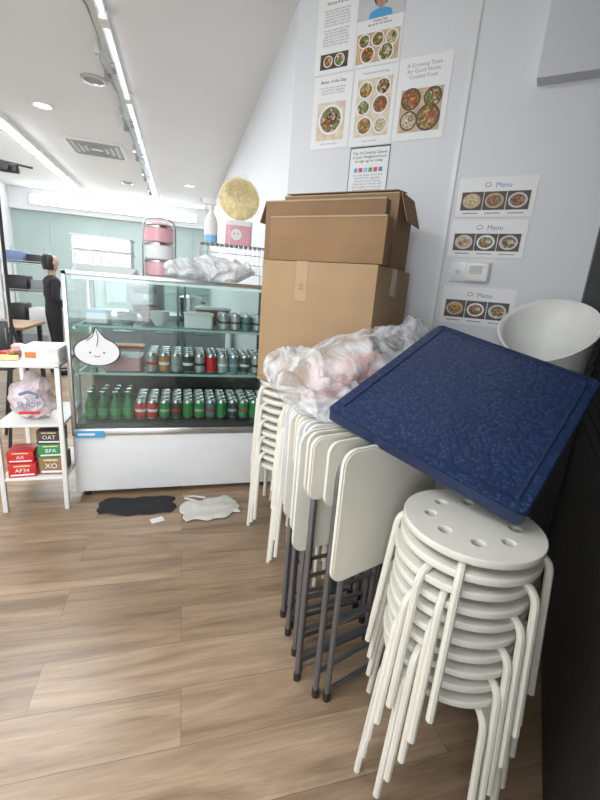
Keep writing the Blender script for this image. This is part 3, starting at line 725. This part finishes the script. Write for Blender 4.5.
b.tube([(0,0,.85),(0,0,2.0)],.012,'black',8); b.tube([(-.06,0,1.98),(.22,0,1.95)],.008,'black',8); b.box((.08,0,1.93),(.12,.06,.05),'black',bev=.01); b.lathe([(.02,0),(.025,.05)],'black',(.08,-.03,1.93),14,rot=rx(90))
b.done((-1.19,3.47,0))

def person(x,y,a,sc=1):
    root=bpy.data.objects.new('person',None); S.collection.objects.link(root); root.matrix_world=TR(x,y,0,a)@Matrix.Scale(sc,4)
    def skin(name,vs,es,m,sub=2):
        me=bpy.data.meshes.new(name); me.from_pydata([v[0] for v in vs],es,[]); o=bpy.data.objects.new(name,me); S.collection.objects.link(o)
        md=o.modifiers.new('sk','SKIN')
        for i,v in enumerate(vs):
            r=v[1]; me.skin_vertices[0].data[i].radius=(r,r) if not isinstance(r,tuple) else r
        me.skin_vertices[0].data[0].use_root=True; md.use_smooth_shade=True
        s=o.modifiers.new('ss','SUBSURF'); s.levels=sub; s.render_levels=sub
        me.materials.append(M[m]); o.parent=root; return o
    vs=[((0,0,.88),(.13,.10)),((0,0,1.02),(.12,.09)),((0,0,1.18),(.15,.10)),((0,0,1.29),(.12,.08)),((0,-.01,1.36),.05),
        ((.15,0,1.27),.055),((.20,.02,1.05),.045),((.17,-.14,.92),.036),
        ((-.15,0,1.27),.055),((-.20,.02,1.05),.045),((-.17,-.14,.92),.036),
        ((.085,0,.78),.085),((.09,-.02,.46),.055),((.09,.02,.09),.04),((-.085,0,.78),.085),((-.09,-.02,.46),.055),((-.09,.02,.09),.04)]
    es=[(0,1),(1,2),(2,3),(3,4),(3,5),(5,6),(6,7),(3,8),(8,9),(9,10),(0,11),(11,12),(12,13),(0,14),(14,15),(15,16)]
    skin('body',vs,es,'blackcloth')
    b=B('head')
    b.lathe([(.001,-.115),(.035,-.11),(.055,-.085),(.068,-.04),(.074,.01),(.072,.05),(.055,.085),(.03,.10),(.001,.104)],'skin',(0,-.02,1.50),24,cap=False)
    b.lathe([(.05,1.34),(.045,1.42)],'skin',(0,-.01,0),16)
    b.lathe([(.070,-.09),(.081,-.03),(.084,.02),(.08,.06),(.06,.097),(.03,.112),(.001,.116)],'hair',(0,.018,1.50),24,cap=False)
    b.lathe([(.001,0),(.01,.004),(.012,.02),(.004,.04)],'skin',(0,-.096,1.475),8)
    for sx in (-1,1):
        b.lathe([(.001,-.004),(.008,0),(.001,.004)],'ink',(sx*.028,-.088,1.50),8,rot=rx(90)); b.box((sx*.028,-.09,1.518),(.025,.006,.004),'hair'); b.lathe([(.001,-.02),(.012,-.01),(.014,.01),(.001,.025)],'skin',(sx*.080,-.02,1.495),8)
    b.box((0,-.083,1.45),(.035,.008,.007),'red',bev=.002)
    o=b.done(); o.parent=root; o.matrix_parent_inverse=Matrix()
    for sx,nm in ((1,'hand_l'),(-1,'hand_r')):
        h=[((sx*.168,-.15,.91),.022),((sx*.165,-.19,.895),(.03,.014)),((sx*.162,-.22,.885),(.03,.012))]; e=[(0,1),(1,2)]
        for j in range(4):
            bx=sx*.165+(j-1.5)*.016; n=len(h); L=.05-.006*abs(j-1.4)
            h+= [((bx,-.235,.88),.008),((bx,-.235-L*.6,.872),.0075),((bx,-.235-L,.858),.006)]; e+=[(2,n),(n,n+1),(n+1,n+2)]
        n=len(h); h+=[((sx*.135,-.19,.89),.009),((sx*.125,-.22,.882),.008)]; e+=[(1,n),(n,n+1)]
        skin(nm,h,e,'skin',1)
    for sx,nm in ((1,'shoe_l'),(-1,'shoe_r')):
        b=B(nm); b.box((sx*.09,-.05,.04),(.09,.25,.075),'black',bev=.03); o=b.done(); o.parent=root; o.matrix_parent_inverse=Matrix()
person(-1.545,5.9,120,.92)

# --------------------------------------------------------------- lights
def area(name,loc,sx,sy,p,col=(1,1,1),rot=(0,0,0)):
    l=bpy.data.lights.new(name,'AREA'); l.shape='RECTANGLE'; l.size=sx; l.size_y=sy; l.energy=p; l.color=col
    o=bpy.data.objects.new(name,l); S.collection.objects.link(o); o.location=loc; o.rotation_euler=rot
area('ceiling_fill_light',(-1.5,.5,2.78),1.2,1.8,62,(.95,.975,1))  # area lamps added under the ceiling to light the room, no panel fixtures
area('ceiling_fill_light',(-1.3,3.6,2.76),1.2,1.5,48,(.95,.975,1))
area('ceiling_fill_light',(-1.2,7.2,2.76),2.2,3.5,120,(.95,.98,1))
area('rear_fill_light',(-1.7,-2.9,1.5),2.3,1.9,92,(.93,.97,1),(math.radians(90),0,0))  # added fill lamp in front of the made-up window, aimed into the room
w=bpy.data.worlds.new('world'); S.world=w; w.use_nodes=True
w.node_tree.nodes['Background'].inputs[0].default_value=(.75,.8,.85,1); w.node_tree.nodes['Background'].inputs[1].default_value=.5

# --------------------------------------------------------------- camera
Rm=Matrix(((.9612,-.0023,-.2759),(-.2651,.2696,-.9257),(.0765,.9631,.2583)))
q=Rm.to_quaternion(); q.normalize()
cd=bpy.data.cameras.new('camera'); cd.sensor_fit='HORIZONTAL'; cd.sensor_width=36; cd.lens=412/600*36; cd.clip_start=.02
co=bpy.data.objects.new('camera',cd); S.collection.objects.link(co); co.matrix_world=Matrix.Translation((0,0,1.3))@q.to_matrix().to_4x4()
S.camera=co
